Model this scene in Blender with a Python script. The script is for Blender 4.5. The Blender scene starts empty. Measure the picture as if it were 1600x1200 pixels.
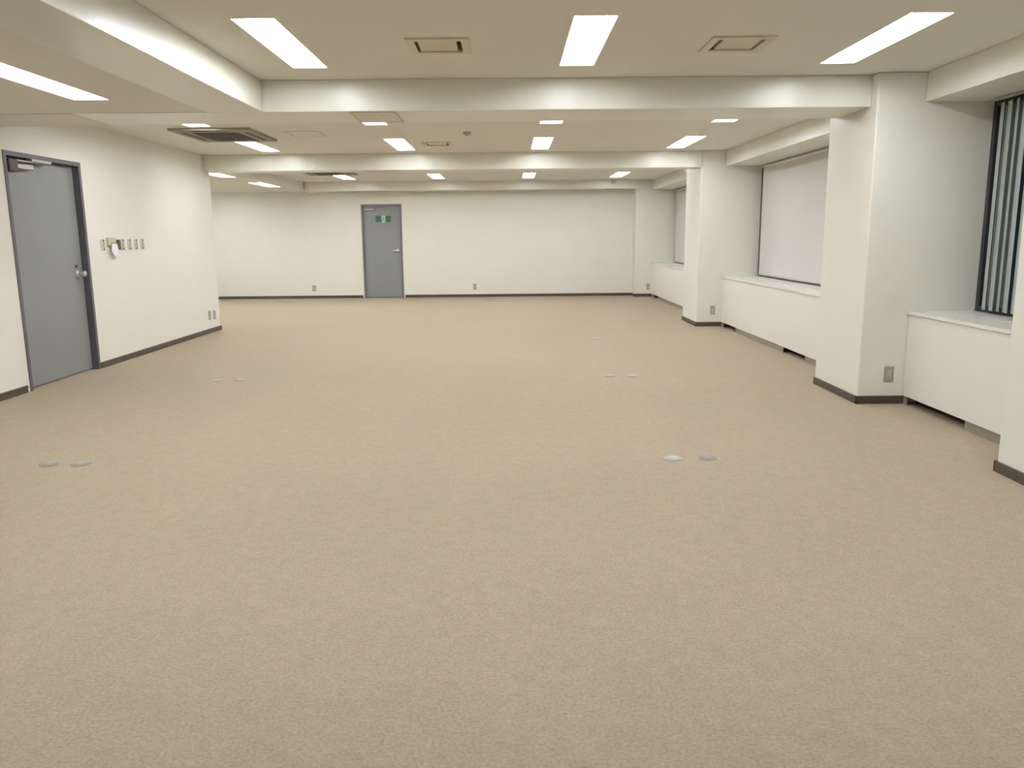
import bpy, bmesh, math, random
from mathutils import Vector, Matrix
random.seed(7)
S = 0.88                     # survey units -> metres
scene = bpy.context.scene
COL = scene.collection

# ------------------------------------------------------------------ materials
def new_mat(name):
    m = bpy.data.materials.new(name); m.use_nodes = True
    nt = m.node_tree
    return m, nt, nt.nodes['Principled BSDF']

def mat(name, col, rough=0.6, metal=0.0, vary=0.03, scale=6.0, bump=0.0, bscale=200.0, spec=0.5):
    m, nt, b = new_mat(name)
    tc = nt.nodes.new('ShaderNodeTexCoord')
    n = nt.nodes.new('ShaderNodeTexNoise'); n.inputs['Scale'].default_value = scale
    n.inputs['Detail'].default_value = 3
    nt.links.new(tc.outputs['Object'], n.inputs['Vector'])
    r = nt.nodes.new('ShaderNodeValToRGB')
    r.color_ramp.elements[0].position = 0.3; r.color_ramp.elements[1].position = 0.7
    r.color_ramp.elements[0].color = (*[c*(1-vary) for c in col], 1)
    r.color_ramp.elements[1].color = (*[min(1, c*(1+vary)) for c in col], 1)
    nt.links.new(n.outputs['Fac'], r.inputs['Fac'])
    nt.links.new(r.outputs['Color'], b.inputs['Base Color'])
    b.inputs['Roughness'].default_value = rough; b.inputs['Metallic'].default_value = metal
    b.inputs['Specular IOR Level'].default_value = spec
    if bump:
        n2 = nt.nodes.new('ShaderNodeTexNoise'); n2.inputs['Scale'].default_value = bscale
        nt.links.new(tc.outputs['Object'], n2.inputs['Vector'])
        bp = nt.nodes.new('ShaderNodeBump'); bp.inputs['Strength'].default_value = bump
        bp.inputs['Distance'].default_value = 0.003
        nt.links.new(n2.outputs['Fac'], bp.inputs['Height'])
        nt.links.new(bp.outputs['Normal'], b.inputs['Normal'])
    return m

def carpet_mat():
    m, nt, b = new_mat('carpet_loop')
    tc = nt.nodes.new('ShaderNodeTexCoord')
    def noise(s, d=2):
        n = nt.nodes.new('ShaderNodeTexNoise'); n.inputs['Scale'].default_value = s; n.inputs['Detail'].default_value = d
        nt.links.new(tc.outputs['Object'], n.inputs['Vector']); return n
    fine, mid, big = noise(95, 4), noise(24, 3), noise(0.5, 2)
    r = nt.nodes.new('ShaderNodeValToRGB')
    r.color_ramp.elements[0].position = 0.30; r.color_ramp.elements[1].position = 0.70
    r.color_ramp.elements[0].color = (0.282, 0.221, 0.155, 1)
    r.color_ramp.elements[1].color = (0.375, 0.300, 0.215, 1)
    nt.links.new(fine.outputs['Fac'], r.inputs['Fac'])
    def over(src, a, c, k):
        rr = nt.nodes.new('ShaderNodeMapRange'); rr.inputs['From Min'].default_value = 0.3; rr.inputs['From Max'].default_value = 0.7
        rr.inputs['To Min'].default_value = a; rr.inputs['To Max'].default_value = c
        nt.links.new(src.outputs['Fac'], rr.inputs['Value'])
        mx = nt.nodes.new('ShaderNodeMix'); mx.data_type = 'RGBA'; mx.blend_type = 'MULTIPLY'
        mx.inputs['Factor'].default_value = 1
        nt.links.new(k, mx.inputs['A']); nt.links.new(rr.outputs['Result'], mx.inputs['B'])
        return mx.outputs['Result']
    c = over(mid, .95, 1.05, r.outputs['Color']); c = over(big, .975, 1.025, c)
    nt.links.new(c, b.inputs['Base Color'])
    b.inputs['Roughness'].default_value = 0.95; b.inputs['Specular IOR Level'].default_value = 0.15
    bp = nt.nodes.new('ShaderNodeBump'); bp.inputs['Strength'].default_value = 0.35; bp.inputs['Distance'].default_value = 0.006
    nt.links.new(fine.outputs['Fac'], bp.inputs['Height']); nt.links.new(bp.outputs['Normal'], b.inputs['Normal'])
    return m

def emit_mat(name, col, strength):
    m, nt, b = new_mat(name)
    tc = nt.nodes.new('ShaderNodeTexCoord'); n = nt.nodes.new('ShaderNodeTexNoise'); n.inputs['Scale'].default_value = 2
    nt.links.new(tc.outputs['Object'], n.inputs['Vector'])
    b.inputs['Base Color'].default_value = (.9, .9, .9, 1)
    b.inputs['Emission Color'].default_value = (*col, 1)
    b.inputs['Emission Strength'].default_value = strength
    return m

def glass_mat():
    m, nt, b = new_mat('window_glass')
    b.inputs['Base Color'].default_value = (.9, .95, .95, 1)
    b.inputs['Roughness'].default_value = 0.02; b.inputs['IOR'].default_value = 1.45
    b.inputs['Transmission Weight'].default_value = 1.0
    return m

M = dict(
    wall=mat('wall_cream_paint', (0.80, 0.775, 0.68), 0.46, vary=.012, scale=3, bump=.05, bscale=350, spec=.4),
    beam=mat('beam_cream_paint', (0.80, 0.778, 0.668), 0.30, vary=.012, scale=3, bump=.03, bscale=350),
    ceil=mat('ceiling_board', (0.80, 0.775, 0.695), 0.85, vary=.012, scale=1.5, bump=.12, bscale=160, spec=.2),
    carpet=carpet_mat(),
    base=mat('vinyl_base_brown', (0.074, 0.055, 0.038), 0.45, vary=.08),
    cab=mat('cabinet_enamel', (0.80, 0.755, 0.685), 0.38, vary=.01, scale=2),
    sill=mat('sill_gloss_enamel', (0.80, 0.76, 0.685), 0.22, vary=.01, scale=2),
    kick=mat('kick_plate_taupe', (0.26, 0.225, 0.165), 0.5, vary=.05),
    slot=mat('slot_taupe', (0.20, 0.18, 0.14), 0.6, vary=.05),
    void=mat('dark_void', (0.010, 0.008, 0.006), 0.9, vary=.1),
    door=mat('door_grey_paint', (0.232, 0.232, 0.226), 0.42, vary=.03, scale=2.5, bump=.03, bscale=120),
    frame=mat('door_frame_grey', (0.110, 0.100, 0.112), 0.45, vary=.04),
    frame2=mat('far_door_frame_grey', (0.165, 0.16, 0.155), 0.45, vary=.04),
    steel=mat('brushed_steel', (0.66, 0.64, 0.62), 0.28, metal=1, vary=.04, scale=30),
    closer=mat('closer_silver_paint', (0.50, 0.47, 0.44), 0.40, metal=.3, vary=.04),
    closer2=mat('far_closer_grey_paint', (0.33, 0.325, 0.31), 0.45, metal=.2, vary=.04),
    dark=mat('dark_plastic', (0.055, 0.045, 0.030), 0.5, vary=.06),
    bframe=mat('window_frame_bronze', (0.045, 0.042, 0.050), 0.40, metal=.3, vary=.05),
    blind=mat('roller_blind_fabric', (0.615, 0.59, 0.55), 0.85, vary=.015, scale=20, bump=.08, bscale=500, spec=.2),
    slat=mat('blind_slat_fabric', (0.40, 0.42, 0.40), 0.7, vary=.05, scale=8, bump=.05, bscale=300, spec=.3),
    lamp=emit_mat('fluorescent_tube', (0.945, 1.0, 1.07), 34.0),
    refl=mat('lamp_reflector_white', (0.90, 0.90, 0.89), 0.35, vary=.01),
    vent=mat('vent_cream_metal', (0.70, 0.63, 0.49), 0.5, vary=.02),
    ventin=mat('vent_duct_dark', (0.30, 0.25, 0.16), 0.8, vary=.05),
    cass=mat('cassette_taupe_panel', (0.285, 0.245, 0.18), 0.55, vary=.03),
    cassd=mat('cassette_grille_dark', (0.115, 0.098, 0.072), 0.6, vary=.05),
    plate=mat('outlet_plate_grey', (0.33, 0.31, 0.265), 0.45, vary=.03),
    platein=mat('outlet_insert', (0.44, 0.41, 0.34), 0.45, vary=.03),
    switch=mat('switch_plate_grey', (0.60, 0.565, 0.505), 0.4, vary=.03),
    yellow=mat('card_holder_olive', (0.56, 0.52, 0.33), 0.5, vary=.04),
    paper=mat('paper_tag', (0.86, 0.84, 0.84), 0.8, vary=.02),
    tan=mat('tan_device', (0.44, 0.36, 0.25), 0.5, vary=.03),
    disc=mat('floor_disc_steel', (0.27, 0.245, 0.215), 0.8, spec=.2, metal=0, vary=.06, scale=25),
    discf=mat('floor_disc_faint_steel', (0.345, 0.295, 0.240), 0.7, spec=.3, vary=.05, scale=25),  # faint tone that blends the farther discs into the carpet
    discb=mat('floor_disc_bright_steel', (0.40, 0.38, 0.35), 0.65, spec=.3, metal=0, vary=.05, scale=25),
    green=mat('sign_green', (0.018, 0.130, 0.075), 0.5, vary=.03),
    pale=mat('sign_pale_green', (0.44, 0.58, 0.38), 0.5, vary=.03),
    det=mat('detector_cream', (0.50, 0.46, 0.37), 0.5, vary=.03),
    ext=mat('outside_concrete', (0.10, 0.13, 0.14), 0.9, vary=.2, scale=1.2),
    glass=glass_mat(),
)

# ------------------------------------------------------------------ helpers
def box(bm, x0, x1, y0, y1, z0, z1, bev=0.0, seg=2):
    t = bmesh.new()
    vs = [t.verts.new((x, y, z)) for x in (x0, x1) for y in (y0, y1) for z in (z0, z1)]
    for f in ((0,1,3,2),(4,6,7,5),(0,4,5,1),(2,3,7,6),(0,2,6,4),(1,5,7,3)):
        t.faces.new([vs[i] for i in f])
    if bev > 0:
        bmesh.ops.bevel(t, geom=list(t.edges), offset=bev, segments=seg, affect='EDGES', profile=.5)
    me = bpy.data.meshes.new('tmp'); t.to_mesh(me); t.free(); bm.from_mesh(me); bpy.data.meshes.remove(me)

def cyl(bm, c, r, length, axis='Z', seg=24, r2=None, half=False):
    t = bmesh.new()
    bmesh.ops.create_cone(t, cap_ends=True, segments=seg, radius1=r, radius2=r if r2 is None else r2, depth=length)
    rot = {'Z': Matrix(), 'X': Matrix.Rotation(math.pi/2, 4, 'Y'), 'Y': Matrix.Rotation(-math.pi/2, 4, 'X')}[axis]
    bmesh.ops.transform(t, matrix=Matrix.Translation(c) @ rot, verts=t.verts)
    me = bpy.data.meshes.new('tmp'); t.to_mesh(me); t.free(); bm.from_mesh(me); bpy.data.meshes.remove(me)

def lathe(bm, c, prof, axis='Z', seg=28):
    """prof: list of (radius, height) along the axis"""
    t = bmesh.new(); rings = []
    for r, h in prof:
        rings.append([t.verts.new((r*math.cos(a*2*math.pi/seg), r*math.sin(a*2*math.pi/seg), h)) for a in range(seg)])
    for a, b in zip(rings, rings[1:]):
        for i in range(seg):
            t.faces.new((a[i], a[(i+1) % seg], b[(i+1) % seg], b[i]))
    t.faces.new(rings[0][::-1]); t.faces.new(rings[-1])
    rot = {'Z': Matrix(), '-Z': Matrix.Rotation(math.pi, 4, 'X'), 'X': Matrix.Rotation(math.pi/2, 4, 'Y'),
           '-X': Matrix.Rotation(-math.pi/2, 4, 'Y'), '-Y': Matrix.Rotation(math.pi/2, 4, 'X')}[axis]
    bmesh.ops.transform(t, matrix=Matrix.Translation(c) @ rot, verts=t.verts)
    me = bpy.data.meshes.new('tmp'); t.to_mesh(me); t.free(); bm.from_mesh(me); bpy.data.meshes.remove(me)

def plate_holes(bm, x0, x1, y0, y1, z, holes, thick=.03):
    """ceiling sheet with rectangular openings, thickness going up"""
    xs = sorted({x0, x1, *[h[0] for h in holes], *[h[1] for h in holes]})
    ys = sorted({y0, y1, *[h[2] for h in holes], *[h[3] for h in holes]})
    xs = [x for x in xs if x0 <= x <= x1]; ys = [y for y in ys if y0 <= y <= y1]
    V = {}
    def v(x, y):
        if (x, y) not in V: V[(x, y)] = bm.verts.new((x, y, z))
        return V[(x, y)]
    for a, b in zip(xs, xs[1:]):
        for c, d in zip(ys, ys[1:]):
            mx, my = (a+b)/2, (c+d)/2
            if any(h[0] < mx < h[1] and h[2] < my < h[3] for h in holes): continue
            bm.faces.new((v(a, c), v(a, d), v(b, d), v(b, c)))
    ext = bmesh.ops.extrude_face_region(bm, geom=list(bm.faces))
    bmesh.ops.translate(bm, vec=(0, 0, thick), verts=[g for g in ext['geom'] if isinstance(g, bmesh.types.BMVert)])

WORLDPOS = {}
def obj(name, bm, m, parent=None, smooth=False, origin=None):
    """bm in survey units, world position; linked as one mesh object in metres"""
    bmesh.ops.recalc_face_normals(bm, faces=bm.faces)
    if origin is None:
        if parent is not None: origin = WORLDPOS[parent.name]
        else:
            xs = [v.co.x for v in bm.verts]; ys = [v.co.y for v in bm.verts]; zs = [v.co.z for v in bm.verts]
            origin = Vector(((min(xs)+max(xs))/2, (min(ys)+max(ys))/2, min(zs)))
    origin = Vector(origin)
    for v in bm.verts: v.co = (v.co - origin) * S
    me = bpy.data.meshes.new(name); bm.to_mesh(me); bm.free()
    me.materials.append(m)
    if smooth:
        for p in me.polygons: p.use_smooth = True
        try: me.set_sharp_from_angle(angle=math.radians(35))
        except Exception: pass
    o = bpy.data.objects.new(name, me); COL.objects.link(o)
    if parent is not None:
        o.parent = parent
        o.location = (origin - WORLDPOS[parent.name]) * S
    else: o.location = origin * S
    WORLDPOS[o.name] = origin
    return o

def thing(name, loc, label, cat, group=None):
    o = bpy.data.objects.new(name, None); COL.objects.link(o)
    o.empty_display_size = .1
    o.location = Vector(loc) * S; WORLDPOS[o.name] = Vector(loc)
    tag(o, label, cat, group); return o

def tag(o, label=None, cat=None, group=None, kind=None):
    if label: o['label'] = label
    if cat: o['category'] = cat
    if group: o['group'] = group
    if kind: o['kind'] = kind
    return o

def struct(name, bm, m, label=None, cat=None, smooth=False):
    o = obj(name, bm, m, smooth=smooth); tag(o, label, cat, kind='structure'); return o

def B(): return bmesh.new()
def one(*a, **k):
    bm = B(); box(bm, *a, **k); return bm

# ------------------------------------------------------------------ survey (from the photograph, camera 1.5 units up)
XL, XR, XC, XN, XW = -4.855, 3.085, 3.485, 3.49, 4.045
HC, ZB, ZL, ZS = 2.81, 2.552, 2.570, 0.8255
YF, YBACK, YC = 20.3, -3.2, 13.44
D0, D1 = 3.85, 4.91            # near column (depth range)
A0, A1 = 7.00, 8.00
B0, B1 = 13.24, 14.30
C0 = 19.89
BX0, BX1 = -2.557, -2.08       # long beam
ZLOW2, ZB3 = 2.62, 2.595

# ------------------------------------------------------------------ lamps layout
LX, LL = 0.275, 1.46           # fixture width, length
lights = []                    # (xc, y0, z, label)
for x, lab in ((-1.545, 'large bright ceiling light left of centre, nearest row before the first cross beam'),
               (0.543, 'large bright ceiling light at centre between the two near vents, nearest row'),
               (2.588, 'large bright ceiling light near the window columns, nearest row at right')):
    lights.append((x, 5.19, HC, lab))
for x, lab in ((-3.66, 'ceiling light partly hidden by the first cross beam, above the brown cassette panel'),
               (-1.56, 'ceiling light partly hidden by the first cross beam, second from left'),
               (0.51, 'ceiling light partly hidden by the first cross beam, third from left'),
               (2.55, 'ceiling light partly hidden by the first cross beam, rightmost near the columns')):
    lights.append((x, 8.48, HC, lab))
for x, lab in ((-3.64, 'lit ceiling light beside the brown cassette panel, middle bay far left'),
               (-1.56, 'lit ceiling light in middle bay, second from left beside a small vent'),
               (0.485, 'lit ceiling light in middle bay, third from left in its row'),
               (2.565, 'lit ceiling light in middle bay nearest the window with the white blind')):
    lights.append((x, 11.33, HC, lab))
for x, lab in ((-3.64, 'small distant ceiling light in far bay just left of the far door'),
               (-1.60, 'small distant ceiling light in far bay just right of the far door'),
               (0.45, 'small distant ceiling light in far bay over the far wall right half'),
               (2.46, 'small distant ceiling light in far bay closest to the far corner column')):
    lights.append((x, 17.55, HC, lab))
for x in (-3.64, -1.58, 0.47, 2.5):
    lights.append((x, 14.5, HC, None))
for y in (2.1,):
    for x in (-1.55, 0.54, 2.58): lights.append((x, y, HC, None))
lights.append((-3.20, 5.02, ZB+.006, 'ceiling light on the low ceiling over the near left door'))
lights.append((-3.20, 1.8, ZB+.006, None))
lights.append((-5.20, 13.95, ZLOW2, 'distant ceiling light half cut off by the left wall corner'))
lights.append((-7.10, 15.4, ZLOW2, None))  # unseen lamp, added to brighten the left part of the far wall
lights.append((-7.10, 17.9, ZLOW2, None))  # second added lamp in the recess, hidden by the wall corner
lights.append((-5.20, 16.9, ZLOW2, 'distant ceiling light on the low ceiling deep in the far left recess'))
hole = lambda x, y: (x-LX/2, x+LX/2, y, y+LL)
vents = [(-0.475, 5.925, 'square cream ceiling vent left of the centre light, nearest bay'),
         (1.605, 5.945, 'square cream ceiling vent right of the centre light with one dark side gap'),
         (-1.01, 11.93, 'small distant ceiling vent in middle bay next to a lit lamp')]
vh = [(x-.165, x+.165, y-.17, y+.17) for x, y, _ in vents]
holes_main = [hole(x, y) for x, y, z, l in lights if z == HC] + vh
holes_near = [hole(x, y) for x, y, z, l in lights if z == ZB+.006]
holes_far = [hole(x, y) for x, y, z, l in lights if z == ZLOW2]

# ------------------------------------------------------------------ floor and ceilings
struct('floor', one(-9.2, 4.3, YBACK-.2, YF+.2, -.12, 0), M['carpet'], 'beige loop pile carpet floor of the whole empty office', 'floor')
bm = B(); plate_holes(bm, XL-.05, XN+.02, YBACK, YF, HC, holes_main)
struct('ceiling', bm, M['ceil'], 'high beige ceiling over the main room', 'ceiling')
bm = B(); plate_holes(bm, XL, BX0, YBACK, 7.119, ZB+.006, holes_near)
struct('ceiling.001', bm, M['ceil'], 'low beige ceiling over the near left side by the door', 'ceiling')
bm = B(); plate_holes(bm, -8.0, XL-.05, YC, YF, ZLOW2, holes_far)
box(bm, XL-.10, XL-.05, YC, YF, ZLOW2+.03, HC+.03)
struct('ceiling.002', bm, M['ceil'], 'low ceiling of the far left recess behind the wall corner', 'ceiling')

# ------------------------------------------------------------------ walls
DY0, DY1, DZ = 7.985, 9.40, 2.360         # left door opening
bm = B()
box(bm, XL-.2, XL, YBACK, DY0, 0, HC)
box(bm, XL-.2, XL, DY1, YC, 0, HC)
box(bm, XL-.2, XL, DY0, DY1, DZ, HC)
bmesh.ops.remove_doubles(bm, verts=bm.verts, dist=1e-5)
struct('wall_left', bm, M['wall'], 'cream left wall with the near grey door', 'wall')
struct('wall_recess', one(-8.2, XL-.2, YC-.2, YC, 0, HC), M['wall'], 'cream return wall behind the left corner', 'wall')
struct('wall_recess_end', one(-8.2, -8.0, YC, YF, 0, HC), M['wall'], 'cream end wall of the far left recess', 'wall')
FX0, FX1, FZ = -3.655, -2.655, 2.300       # far door opening
bm = B()
box(bm, -8.2, FX0, YF, YF+.2, 0, HC); box(bm, FX1, 4.2, YF, YF+.2, 0, HC); box(bm, FX0, FX1, YF, YF+.2, FZ, HC)
struct('wall_far', bm, M['wall'], 'cream far wall with the grey exit door', 'wall')
struct('wall_back', one(XL-.2, 4.2, YBACK-.2, YBACK, 0, HC), M['wall'], 'cream wall behind the viewer', 'wall')
struct('wall_right', one(XC, XW+.15, YBACK, D0, 0, HC), M['wall'], 'cream right wall nearest the viewer', 'wall')
bm = B()                                   # wall under and over the windows
for y0, y1 in ((D1, A0), (A1, B0), (B1, C0)):
    box(bm, XW, XW+.15, y0, y1, 0, ZS-.03); box(bm, XW, XW+.15, y0, y1, ZL, HC)
struct('wall_right_window', bm, M['wall'], 'cream outer wall below and above the windows', 'wall')

# columns
def column(y0, y1, label):
    bm = one(XR, XW+.15, y0, y1, 0, HC, bev=.012); return struct('column', bm, M['wall'], label, 'column')
column(D0, D1, 'cream column cut off by the right edge of the photo')
column(A0, A1, 'large cream column between the striped blind window and the white blind window')
column(B0, B1, 'cream column between the white blind window and the farthest window')
column(C0, YF, 'cream corner column meeting the far wall')
# lintels above the windows
for y0, y1, lab in ((D1, A0, 'cream lintel over the striped blind window'), (A1, B0, 'cream lintel over the white blind window'), (B1, C0, 'cream lintel over the farthest window')):
    struct('lintel', one(XN, XW, y0, y1, ZL, HC, bev=.006), M['beam'], lab, 'lintel')

# beams
struct('beam', one(XL, XR, 7.12, 7.815, ZB, HC, bev=.006), M['beam'], 'nearest cream cross beam spanning the room', 'beam')
struct('beam', one(BX0, BX1, YBACK, 7.12, ZB, HC, bev=.006), M['beam'], 'long cream beam running toward the viewer at upper left', 'beam')
struct('beam', one(XL, XR, 13.20, 13.60, ZB, HC, bev=.006), M['beam'], 'second cream cross beam in the middle distance', 'beam')
struct('beam', one(XL-.03, XR+.02, 19.75, YF, ZB3, HC, bev=.005), M['beam'], 'thin cream beam along the top of the far wall', 'beam')
# flush ceiling board covering the left end of the first beam
struct('ceiling.003', one(XL, -3.70, 7.119, 7.83, ZB-.004, ZB+.02), M['ceil'], 'beige board under the left end of the nearest beam', 'ceiling')

# baseboards
BH, BT = .072, .014
def baseboard(name, boxes, lab):
    bm = B()
    for b_ in boxes: box(bm, *b_, bev=.003, seg=1)
    struct(name, bm, M['base'], lab, 'baseboard')
baseboard('baseboard_left', [(XL, XL+BT, YBACK, DY0-.05, 0, BH), (XL, XL+BT, DY1+.01, YC+BT, 0, BH), (-8.0, XL+BT, YC, YC+BT, 0, BH)], 'dark brown base along the left wall')
baseboard('baseboard_far', [(-8.0, FX0-.03, YF-BT, YF, 0, .068), (FX1+.03, XR, YF-BT, YF, 0, .068)], 'dark brown base along the far wall')
def colbase(y0, y1):
    return [(XR-BT, XR, y0-BT, y1, 0, BH), (XR-BT, XC+.03, y0-BT, y0, 0, BH)]
baseboard('baseboard_right', colbase(D0, D1) + [(XR-BT, XC, D1, D1+BT, 0, BH)], 'dark brown base around the nearest column')
baseboard('baseboard_right.001', colbase(A0, A1), 'dark brown base around the large column')
baseboard('baseboard_right.002', colbase(B0, B1), 'dark brown base around the second column')
baseboard('baseboard_right.003', colbase(C0, YF), 'dark brown base around the corner column')

# ------------------------------------------------------------------ perimeter cabinets under the windows
def cabinet(y0, y1, label, kicks):
    g = .004
    t = thing('window_cabinet', ((XC+XW)/2, (y0+y1)/2, 0), label, 'cabinet')
    obj('body', one(XC, XW-.005, y0+.10, y1-.02, .075, ZS-.032, bev=.004), M['cab'], t)
    f = obj('filler_strip', one(XC+.004, XC+.03, y0+g, y0+.094, .075, ZS-.032, bev=.003), M['cab'], t)
    f2 = obj('filler_strip', one(XC+.004, XC+.03, y1-.019, y1-g, .075, ZS-.032, bev=.003), M['cab'], t)
    bm = B(); gx0, gx1, gy0, gy1 = 3.772, 3.802, y0+.25, y1-.20
    plate_holes(bm, XC-.012, XW-.003, y0+g, y1-g, ZS-.028, [(gx0, gx1, gy0, gy1)], thick=.028)
    obj('top', bm, M['sill'], t)
    obj('air_slot', one(gx0-.01, gx1+.01, gy0-.01, gy1+.01, ZS-.032, ZS-.014), M['slot'], t)
    obj('plinth_gap_shade', one(XC+.12, XW-.02, y0+g, y1-g, 0, .074), M['void'], t)  # near-black block: shade of the open gaps put into its colour
    for a, b in kicks:
        obj('kick_plate', one(XC+.012, XC+.024, a, b, 0.001, .073), M['kick'], t)
    return t
cabinet(D1, A0, 'white window cabinet nearest the viewer, under the striped blinds', [(4.93, 6.01), (6.93, 6.99)])
cabinet(A1, B0, 'white window cabinet under the large white roller blind', [(8.05, 9.40), (10.18, 12.37), (13.08, 13.23)])
cabinet(B1, C0, 'white window cabinet under the farthest window', [(15.1, 18.9), (19.5, 19.88)])

# ------------------------------------------------------------------ windows
def window(name, y0, y1, mullions, label):
    bm = B(); w = .05; x0, x1 = XW+.02, XW+.09
    box(bm, x0, x1, y0, y0+w, ZS, ZL); box(bm, x0, x1, y1-w, y1, ZS, ZL)
    box(bm, x0, x1, y0+w, y1-w, ZS, ZS+.045); box(bm, x0, x1, y0+w, y1-w, ZL-.045, ZL)
    for m in mullions: box(bm, x0, x1, m-.025, m+.025, ZS+.045, ZL-.045)
    o = struct(name, bm, M['bframe'], label, 'window')
    gl = B(); box(gl, x0+.03, x0+.036, y0+w, y1-w, ZS+.045, ZL-.045)
    p = obj('pane', gl, M['glass'], o)
    return o
window('window_1', D1, A0, [5.95], 'dark framed window behind the grey vertical blinds')
window('window_2', A1, B0, [9.75, 11.5], 'dark framed window behind the large white roller blind')
window('window_3', B1, C0, [16.1, 18.0], 'dark framed farthest window, mostly hidden by a column')

# vertical blinds, partly open
t = thing('vertical_blind', (XW-.07, (D1+A0)/2, ZS), 'grey vertical slat blind half open in the nearest window at right edge', 'blind')
obj('head_rail', one(XW-.080, XW-.050, D1+.03, A0-.16, ZL-.024, ZL-.004, bev=.004), M['slat'], t)
ny = int((A0-.14-(D1+.1))/.098)
for i in range(ny+1):
    yc = A0-.275-i*.098
    ang = math.radians(21 + random.uniform(-8, 6))
    w = .052
    bm = B()
    n = 6; prof = []
    for k in range(n+1):
        s = -1+2*k/n
        prof.append((s*w, .007*(1-s*s)))
    vs = []
    for a, c in prof:
        # along-slat a, bulge c
        dx, dy = math.sin(ang), math.cos(ang)
        px, py = XW-.07+a*dx+c*dy, yc+a*dy-c*dx
        qx, qy = px+.0016*dy, py-.0016*dx
        vs.append([bm.verts.new((px, py, ZS+.03)), bm.verts.new((px, py, ZL-.05)), bm.verts.new((qx, qy, ZS+.03)), bm.verts.new((qx, qy, ZL-.05))])
    for p, q in zip(vs, vs[1:]):
        bm.faces.new((p[0], q[0], q[1], p[1])); bm.faces.new((p[2], p[3], q[3], q[2]))
        bm.faces.new((p[1], q[1], q[3], p[3])); bm.faces.new((p[0], p[2], q[2], q[0]))
    bm.faces.new((vs[0][0], vs[0][1], vs[0][3], vs[0][2])); bm.faces.new((vs[-1][0], vs[-1][2], vs[-1][3], vs[-1][1]))
    obj('slat', bm, M['slat'], t, smooth=True)

def roller(y0, y1, label):
    t = thing('roller_blind', (XW, (y0+y1)/2, ZS), label, 'blind')
    bm = B(); box(bm, XW-.012, XW-.008, y0, y1, ZS+.045, ZL-.03); obj('fabric', bm, M['blind'], t)
    bm = B(); cyl(bm, (XW-.012, (y0+y1)/2, ZL-.028), .022, y1-y0, 'Y'); obj('roller_tube', bm, M['blind'], t, smooth=True)
    bm = B(); box(bm, XW-.018, XW-.002, y0, y1, ZS+.020, ZS+.045, bev=.004); obj('bottom_bar', bm, M['closer'], t)
roller(A1+.06, B0-.17, 'large white roller blind drawn down between two columns')
roller(B1+.06, C0-.10, 'white roller blind in the farthest window, only a sliver showing')

# something dark outside the windows: neighbouring building at night
o = struct('wall_neighbour', one(7.5, 8.0, -2, 26, -6, 12), M['ext'], 'dark wall of the building across the street', 'wall')

# ------------------------------------------------------------------ doors
def left_door():
    fr = B(); d = .085; w = .045
    # reveal + face trim
    box(fr, XL-d-.03, XL+.008, DY0, DY0+w, 0, DZ); box(fr, XL-d-.03, XL+.008, DY1-w, DY1, 0, DZ)
    box(fr, XL-d-.03, XL+.008, DY0+w, DY1-w, DZ-w, DZ)
    o = struct('door_1', fr, M['frame'], 'grey steel door in the left wall', 'door')
    leaf = obj('door_leaf', one(XL-d-.02, XL-d+.02, DY0+w+.004, DY1-w-.004, .012, DZ-w-.004, bev=.003), M['door'], o)
    leaf['label'] = 'mid grey flat door leaf'
    X = XL-d+.02
    # knob
    bm = B(); yk, zk = 9.235, 1.122
    lathe(bm, (X, yk, zk), [(.040, 0), (.040, .006), (.034, .010), (.014, .014), (.012, .040), (.020, .050), (.031, .062), (.034, .076), (.030, .090), (.018, .097)], 'X')
    obj('door_knob', bm, M['steel'], leaf, smooth=True)
    bm = B(); lathe(bm, (X, yk-.01, zk+.085), [(.020, 0), (.020, .005), (.012, .009), (.010, .012)], 'X')
    obj('keyhole_cover', bm, M['dark'], leaf, smooth=True)
    # closer
    bm = B(); box(bm, X, X+.060, 8.20, 8.50, 2.205, 2.255, bev=.008); obj('door_closer', bm, M['closer'], leaf)
    bm = B(); box(bm, X, X+.085, 8.05, 8.20, 2.165, 2.29, bev=.012); c2 = obj('closer_hinge_block', bm, M['dark'], leaf)
    bm = B(); box(bm, X+.045, X+.068, 8.20, 8.60, 2.275, 2.29, bev=.003)
    obj('closer_arm', bm, M['closer'], leaf)
    bm = B(); box(bm, XL-.03, XL+.03, 8.42, 8.78, DZ-.075, DZ-.047, bev=.005); obj('closer_bracket', bm, M['closer'], o)
left_door()

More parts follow.
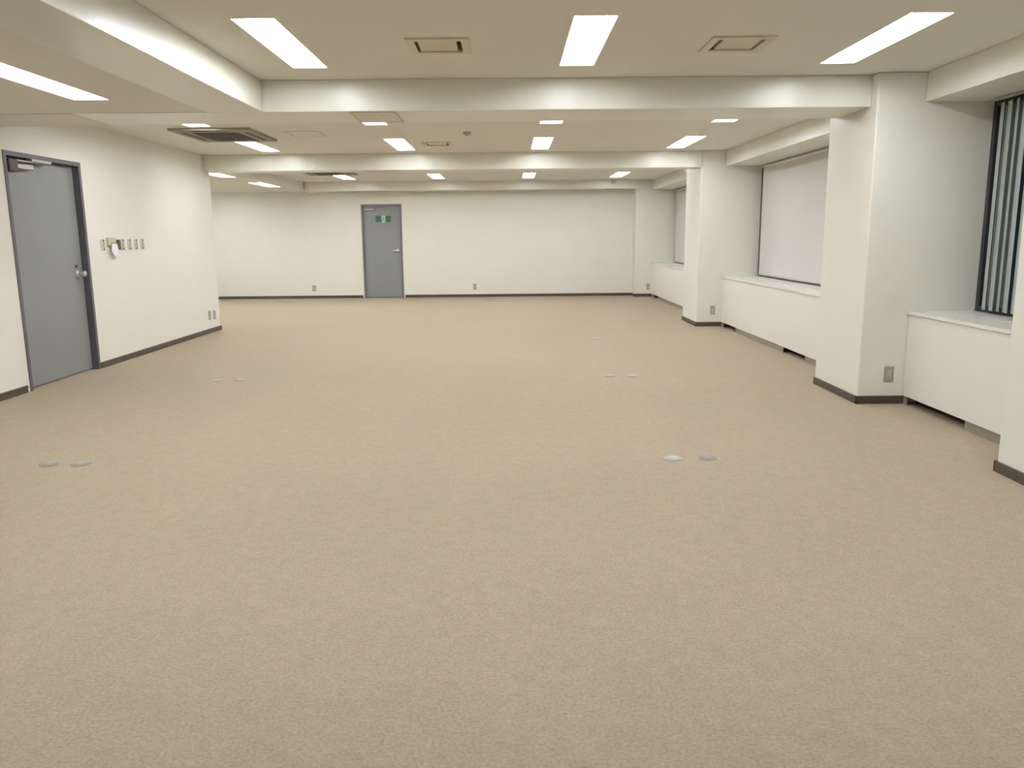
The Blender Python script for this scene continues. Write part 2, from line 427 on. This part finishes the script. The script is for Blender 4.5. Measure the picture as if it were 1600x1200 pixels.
def far_door():
    fr = B(); w = .045; Y = YF
    box(fr, FX0, FX0+w, Y-.012, Y+.10, 0, FZ); box(fr, FX1-w, FX1, Y-.012, Y+.10, 0, FZ); box(fr, FX0+w, FX1-w, Y-.012, Y+.10, FZ-w, FZ)
    o = struct('door_2', fr, M['frame2'], 'grey steel exit door in the far wall', 'door')
    Yl = Y+.03
    leaf = obj('door_leaf', one(FX0+w+.003, FX1-w-.003, Yl, Yl+.04, .012, FZ-w-.003, bev=.003), M['door'], o)
    bm = B(); lathe(bm, (-2.785, Yl, 1.165), [(.040, 0), (.040, .006), (.014, .012), (.013, .045), (.013, .055)], '-Y')
    box(bm, -2.90, -2.770, Yl-.062, Yl-.042, 1.153, 1.178, bev=.006)
    obj('door_lever', bm, M['steel'], leaf, smooth=True)
    bm = B(); box(bm, -3.57, -3.33, Yl-.06, Yl, 2.150, 2.205, bev=.010); obj('door_closer', bm, M['closer2'], leaf)
    bm = B(); box(bm, -3.40, -3.12, Yl-.055, Yl-.035, 2.215, 2.23, bev=.003); obj('closer_arm', bm, M['frame2'], leaf)
    # emergency exit sticker plate, lies on the leaf and moves with it
    sg = obj('exit_sign', one(-3.31, -2.93, Yl-.008, Yl, 1.872, 2.018, bev=.002, seg=1), M['green'], leaf)
    sg['label'] = 'green emergency exit plate with pale centre'
    ct = obj('sign_centre', one(-3.155, -3.062, Yl-.011, Yl-.007, 1.860, 2.024), M['pale'], leaf)
    bm = B(); y0, y1 = Yl-.013, Yl-.010      # running figure
    def seg(ax, az, bx, bz, w):
        dx, dz = bx-ax, bz-az; L = math.hypot(dx, dz); nx, nz = -dz/L*w, dx/L*w
        vs = []
        for yy in (y0, y1):
            vs.append([bm.verts.new((p, yy, q)) for p, q in ((ax+nx, az+nz), (bx+nx, bz+nz), (bx-nx, bz-nz), (ax-nx, az-nz))])
        a, b = vs
        bm.faces.new(a); bm.faces.new(b[::-1])
        for i in range(4): bm.faces.new((a[i], b[i], b[(i+1) % 4], a[(i+1) % 4]))
    cx, cz = -3.108, 1.94
    seg(cx-.004, cz+.030, cx-.010, cz-.010, .007); seg(cx-.010, cz-.010, cx+.018, cz-.028, .005); seg(cx+.018, cz-.028, cx+.014, cz-.055, .004)
    seg(cx-.010, cz-.010, cx-.018, cz-.040, .005); seg(cx-.018, cz-.040, cx-.036, cz-.046, .004)
    seg(cx-.004, cz+.026, cx+.022, cz+.012, .004); seg(cx-.004, cz+.026, cx-.030, cz+.010, .004)
    cyl(bm, (cx+.006, (y0+y1)/2, cz+.048), .011, .003, 'Y', 14)
    obj('running_figure', bm, M['green'], leaf)
far_door()

# ------------------------------------------------------------------ ceiling lights
def ceiling_light(x, y, z, label):
    grp = 'recessed twin tube ceiling lights'
    t = thing('ceiling_light', (x, y+LL/2, z), label or 'recessed twin tube ceiling light out of sight behind a beam, overhead, or added in the recess', 'ceiling light', grp)
    bm = B(); h = .102; e = .002
    x0, x1, y0, y1 = x-LX/2+e, x+LX/2-e, y+e, y+LL-e
    # open trough: sides, ends and top
    box(bm, x0-.004, x0+.004, y0, y1, z+.001, z+h); box(bm, x1-.004, x1+.004, y0, y1, z+.001, z+h)
    box(bm, x0, x1, y0-.004, y0+.004, z+.001, z+h); box(bm, x0, x1, y1-.004, y1+.004, z+.001, z+h)
    box(bm, x0, x1, y0, y1, z+h, z+h+.008)
    # central ridge between the tubes
    vs = [bm.verts.new(p) for p in ((x-.035, y0, z+h), (x+.035, y0, z+h), (x, y0, z+.055), (x-.035, y1, z+h), (x+.035, y1, z+h), (x, y1, z+.055))]
    bm.faces.new((vs[0], vs[2], vs[5], vs[3])); bm.faces.new((vs[1], vs[4], vs[5], vs[2]))
    obj('reflector', bm, M['refl'], t)
    for s in (-1, 1):
        bm = B(); xt = x+s*.068
        lathe(bm, (xt, y0+.03, z+.056), [(.012, 0), (.024, .006), (.030, .018), (.030, y1-y0-.078), (.024, y1-y0-.066), (.012, y1-y0-.060)], 'Z')
        # lathe is along Z: turn it to lie along Y
        bmesh.ops.rotate(bm, cent=(xt, y0+.03, z+.056), matrix=Matrix.Rotation(-math.pi/2, 3, 'X'), verts=bm.verts)
        obj('tube', bm, M['lamp'], t, smooth=True)
    return t
for L in lights: ceiling_light(*L)

# ------------------------------------------------------------------ vents
for x, y, lab in vents:
    sx = .012 if x > 1 else -.008
    t = thing('ceiling_vent', (x, y, HC), lab, 'vent', 'square ceiling vents')
    bm = B(); plate_holes(bm, x-.215, x+.215, y-.225, y+.225, HC-.012, [(x-.160, x+.160, y-.165, y+.165)], thick=.011)
    obj('frame', bm, M['vent'], t)
    bm = B(); a, b, c, d = x-.163, x+.163, y-.168, y+.168
    box(bm, a, a+.003, c, d, HC+.001, HC+.14); box(bm, b-.003, b, c, d, HC+.001, HC+.14)
    box(bm, a, b, c, c+.003, HC+.001, HC+.14); box(bm, a, b, d-.003, d, HC+.001, HC+.14); box(bm, a, b, c, d, HC+.14, HC+.145)
    obj('duct', bm, M['ventin'], t)
    obj('centre_plate', one(x-.132+sx, x+.132+sx, y-.142, y+.160, HC-.004, HC+.020, bev=.004), M['vent'], t)

# ------------------------------------------------------------------ ceiling cassettes
def cassette(x, y, label):
    w, h = .49, .60
    t = thing('ceiling_air_conditioner', (x, y, HC), label, 'air conditioner')
    hs = [(x-.42, x-.35, y-.40, y+.40), (x+.35, x+.42, y-.40, y+.40), (x-.27, x+.27, y-.53, y-.46), (x-.27, x+.27, y+.46, y+.53)]
    bm = B(); plate_holes(bm, x-w, x+w, y-h, y+h, HC-.03, hs, thick=.03)
    obj('panel', bm, M['cass'], t)
    for a, b, c, d in hs:
        obj('louver', one(a+.008, b-.008, c+.008, d-.008, HC-.022, HC-.012), M['cassd'], t)
    bm = B(); box(bm, x-.28, x+.28, y-.36, y+.36, HC-.038, HC-.030, bev=.003)
    for k in range(17):
        yy = y-.32+k*.04; box(bm, x-.25, x+.25, yy-.008, yy+.008, HC-.043, HC-.037)
    obj('grille', bm, M['cassd'], t)
cassette(-3.60, 10.64, 'brown square ceiling cassette air conditioner in middle bay at left')
cassette(-3.65, 16.75, 'distant brown ceiling cassette air conditioner seen edge on in far bay')

# hatches, detector
def hatch(x0, x1, y0, y1, z, label, m):
    t = thing('overhead_panel', ((x0+x1)/2, (y0+y1)/2, z), label, 'hatch')
    bm = B(); plate_holes(bm, x0, x1, y0, y1, z-.006, [(x0+.012, x1-.012, y0+.012, y1-.012)], thick=.005); obj('frame', bm, M['vent'], t)
    obj('panel', one(x0+.016, x1-.016, y0+.016, y1-.016, z-.004, z-.001), m, t)
hatch(-2.80, -2.38, 10.40, 10.95, HC, 'faint square access hatch on the ceiling right of the brown cassette', M['ceil'])
hatch(-1.36, -.96, 7.16, 7.76, ZB, 'thin framed beige panel under the nearest cross beam beside a lamp', M['ceil'])  # thin beige panel with a frame on the beam underside
hatch(-2.32, -1.77, 13.24, 13.56, ZB, 'thin framed beige panel under the second cross beam', M['ceil'])  # same kind of framed beige panel, second beam
bm = B(); lathe(bm, (-.52, 10.64, HC-.001), [(.055, 0), (.055, .012), (.046, .030), (.030, .036), (.026, .044)], '-Z')
tag(obj('smoke_detector', bm, M['det'], smooth=True), 'small round smoke detector on the middle bay ceiling', 'detector')
bm = B(); box(bm, 2.46, 2.55, 19.69, 19.749, 2.71, 2.79, bev=.01)
tag(obj('wall_sensor', bm, M['det']), 'small sensor box on the far beam under the rightmost distant lamp', 'sensor')

# ------------------------------------------------------------------ wall outlets
def outlet(origin, u, n, w, h, label):
    """u: unit along the wall, n: out of the wall"""
    u, n, o = Vector(u), Vector(n), Vector(origin)
    t = thing('wall_outlet', origin, label, 'outlet', 'wall outlets near the floor')
    def slab(name, m, a, b, z0, z1, d0, d1, bev):
        p, q = o+u*a+n*d0, o+u*b+n*d1
        bm = one(min(p.x, q.x), max(p.x, q.x), min(p.y, q.y), max(p.y, q.y), o.z+z0, o.z+z1, bev=bev, seg=1)
        return obj(name, bm, m, t)
    slab('plate', M['plate'], -w/2, w/2, -h/2, h/2, .0005, .009, .003)
    slab('socket', M['platein'], -w*.24, w*.24, -h*.33, h*.33, .009, .012, .001)
    return t
outlet((XL, 12.975, .284), (0, 1, 0), (1, 0, 0), .092, .145, 'left one of the paired grey outlets on the left wall near its far corner')
outlet((XL, 13.185, .270), (0, 1, 0), (1, 0, 0), .092, .145, 'right one of the paired grey outlets on the left wall near its far corner')
outlet((-4.91, YF, .25), (1, 0, 0), (0, -1, 0), .085, .145, 'grey outlet on the far wall left of the far door')
outlet((-.872, YF, .255), (1, 0, 0), (0, -1, 0), .085, .145, 'grey outlet on the far wall right of the far door')
outlet((3.416, C0, .246), (1, 0, 0), (0, -1, 0), .075, .14, 'grey outlet on the corner column near the far wall')
outlet((3.350, B0, .267), (1, 0, 0), (0, -1, 0), .078, .14, 'grey outlet on the column beside the white blind window cabinet')
outlet((3.354, A0, .268), (1, 0, 0), (0, -1, 0), .086, .138, 'grey outlet on the large near column beside the nearest cabinet')

# ------------------------------------------------------------------ switches by the left door
def switch(y, label, m=M['switch']):
    t = thing('light_switch', (XL, y, 1.44), label, 'switch', 'narrow wall switches by the left door')
    obj('plate', one(XL+.0005, XL+.010, y-.048, y+.048, 1.374, 1.506, bev=.003, seg=1), m, t)
    obj('rocker', one(XL+.010, XL+.015, y-.018, y+.018, 1.405, 1.475, bev=.002, seg=1), M['platein'], t)
    for z in (1.389, 1.491):
        bm = B(); cyl(bm, (XL+.011, y, z), .013, .004, 'X', 12); obj('screw', bm, M['dark'], t)
switch(9.745, 'narrow switch plate closest to the left door, left of the olive holder')
for y, lab in ((10.245, 'narrow switch plate fourth from the right end, touching the tan device'), (10.43, 'narrow switch plate third from the right end of the row'),
               (10.61, 'narrow switch plate second from the right end of the row'), (10.79, 'narrow switch plate at the right end of the row')):
    switch(y, lab)
t = thing('wall_mounted_holder', (XL, 9.93, 1.44), 'olive yellow wall holder between the first switch and the dark device', 'holder')
obj('case', one(XL+.001, XL+.030, 9.84, 10.03, 1.43, 1.525, bev=.008), M['yellow'], t)
obj('slot', one(XL+.030, XL+.034, 9.90, 10.02, 1.43, 1.462), M['dark'], t)
bm = B(); t0 = XL+.036
vs = [bm.verts.new(p) for p in ((t0, 9.90, 1.455), (t0, 10.03, 1.45), (t0, 10.05, 1.36), (t0+.012, 10.0, 1.315), (t0+.014, 9.91, 1.31), (t0+.004, 9.87, 1.36))]
f = bm.faces.new(vs); e = bmesh.ops.extrude_face_region(bm, geom=[f]); bmesh.ops.translate(bm, vec=(.003, 0, 0), verts=[g for g in e['geom'] if isinstance(g, bmesh.types.BMVert)])
obj_tag = tag(obj('hanging_paper_tag', bm, M['paper']), 'white paper tag hanging from the olive holder by the switches', 'tag')
t = thing('wall_timer', (XL, 10.11, 1.44), 'small dark wall device with tan flap in the middle of the switch row', 'device')
obj('case', one(XL+.001, XL+.035, 10.055, 10.125, 1.38, 1.50, bev=.006), M['dark'], t)
obj('flap', one(XL+.001, XL+.026, 10.13, 10.195, 1.40, 1.475, bev=.004), M['tan'], t)

# ------------------------------------------------------------------ floor outlets
def floor_disc(x, y, r, label, m):
    t = thing('floor_outlet', (x, y, 0), label, 'floor outlet', 'round metal floor outlets')
    bm = B(); lathe(bm, (x, y, .0004), [(r, 0), (r, .003), (r*.93, .006), (r*.80, .007), (r*.78, .005), (r*.2, .005)]); obj('ring', bm, m, t, smooth=True)
    bm = B(); lathe(bm, (x, y, .0045), [(r*.74, 0), (r*.74, .0035), (r*.70, .0045)]); lid = obj('lid', bm, m, t, smooth=True)
    bm = B(); box(bm, x-r*.30, x+r*.30, y-r*.06, y+r*.06, .0088, .0098); obj('slot', bm, M['plate'], t)
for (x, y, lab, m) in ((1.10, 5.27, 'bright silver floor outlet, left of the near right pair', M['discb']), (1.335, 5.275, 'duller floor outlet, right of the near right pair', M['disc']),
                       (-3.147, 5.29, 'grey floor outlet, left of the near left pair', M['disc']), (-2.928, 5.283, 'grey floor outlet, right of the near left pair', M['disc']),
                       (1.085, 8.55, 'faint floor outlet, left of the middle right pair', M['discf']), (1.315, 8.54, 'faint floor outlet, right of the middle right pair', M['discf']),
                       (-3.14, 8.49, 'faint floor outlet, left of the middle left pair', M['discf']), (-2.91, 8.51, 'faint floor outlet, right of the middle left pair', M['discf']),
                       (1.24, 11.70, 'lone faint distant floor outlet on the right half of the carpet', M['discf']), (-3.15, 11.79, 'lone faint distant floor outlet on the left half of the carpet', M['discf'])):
    floor_disc(x, y, .064, lab, m)

# ------------------------------------------------------------------ world (night outside)
w = bpy.data.worlds.new('World'); scene.world = w; w.use_nodes = True
bg = w.node_tree.nodes['Background']; bg.inputs['Color'].default_value = (.35, .50, .60, 1); bg.inputs['Strength'].default_value = .28

# ------------------------------------------------------------------ camera
F, PITCH, YAW, ROLL = 1253.5, 0.1824, -0.002, -0.0092
cam = bpy.data.cameras.new('Camera'); cam.sensor_width = 36; cam.sensor_fit = 'HORIZONTAL'; cam.lens = F/1600*36; cam.clip_start = .02
co = bpy.data.objects.new('Camera', cam); COL.objects.link(co)
Bm = Matrix(((1,0,0),(0,0,-1),(0,1,0)))                       # rows: right, down, forward
Rz = Matrix(((math.cos(YAW), -math.sin(YAW), 0), (math.sin(YAW), math.cos(YAW), 0), (0,0,1)))
c, s = math.cos(PITCH), math.sin(PITCH); Rx = Matrix(((1,0,0),(0,c,s),(0,-s,c)))
c, s = math.cos(ROLL), math.sin(ROLL); Rr = Matrix(((c,-s,0),(s,c,0),(0,0,1)))
Mc = Rr @ (Bm @ (Rz @ Rx).transposed())
rot = Matrix((Mc[0], -Mc[1], -Mc[2])).transposed()
co.matrix_world = Matrix.Translation(Vector((0, 0, 1.5))*S) @ rot.to_4x4()
scene.camera = co

scene.view_settings.view_transform = 'Standard'
scene.view_settings.look = 'None'
scene.view_settings.gamma = 1
scene.view_settings.use_curve_mapping = False
scene.view_settings.exposure = 0.0
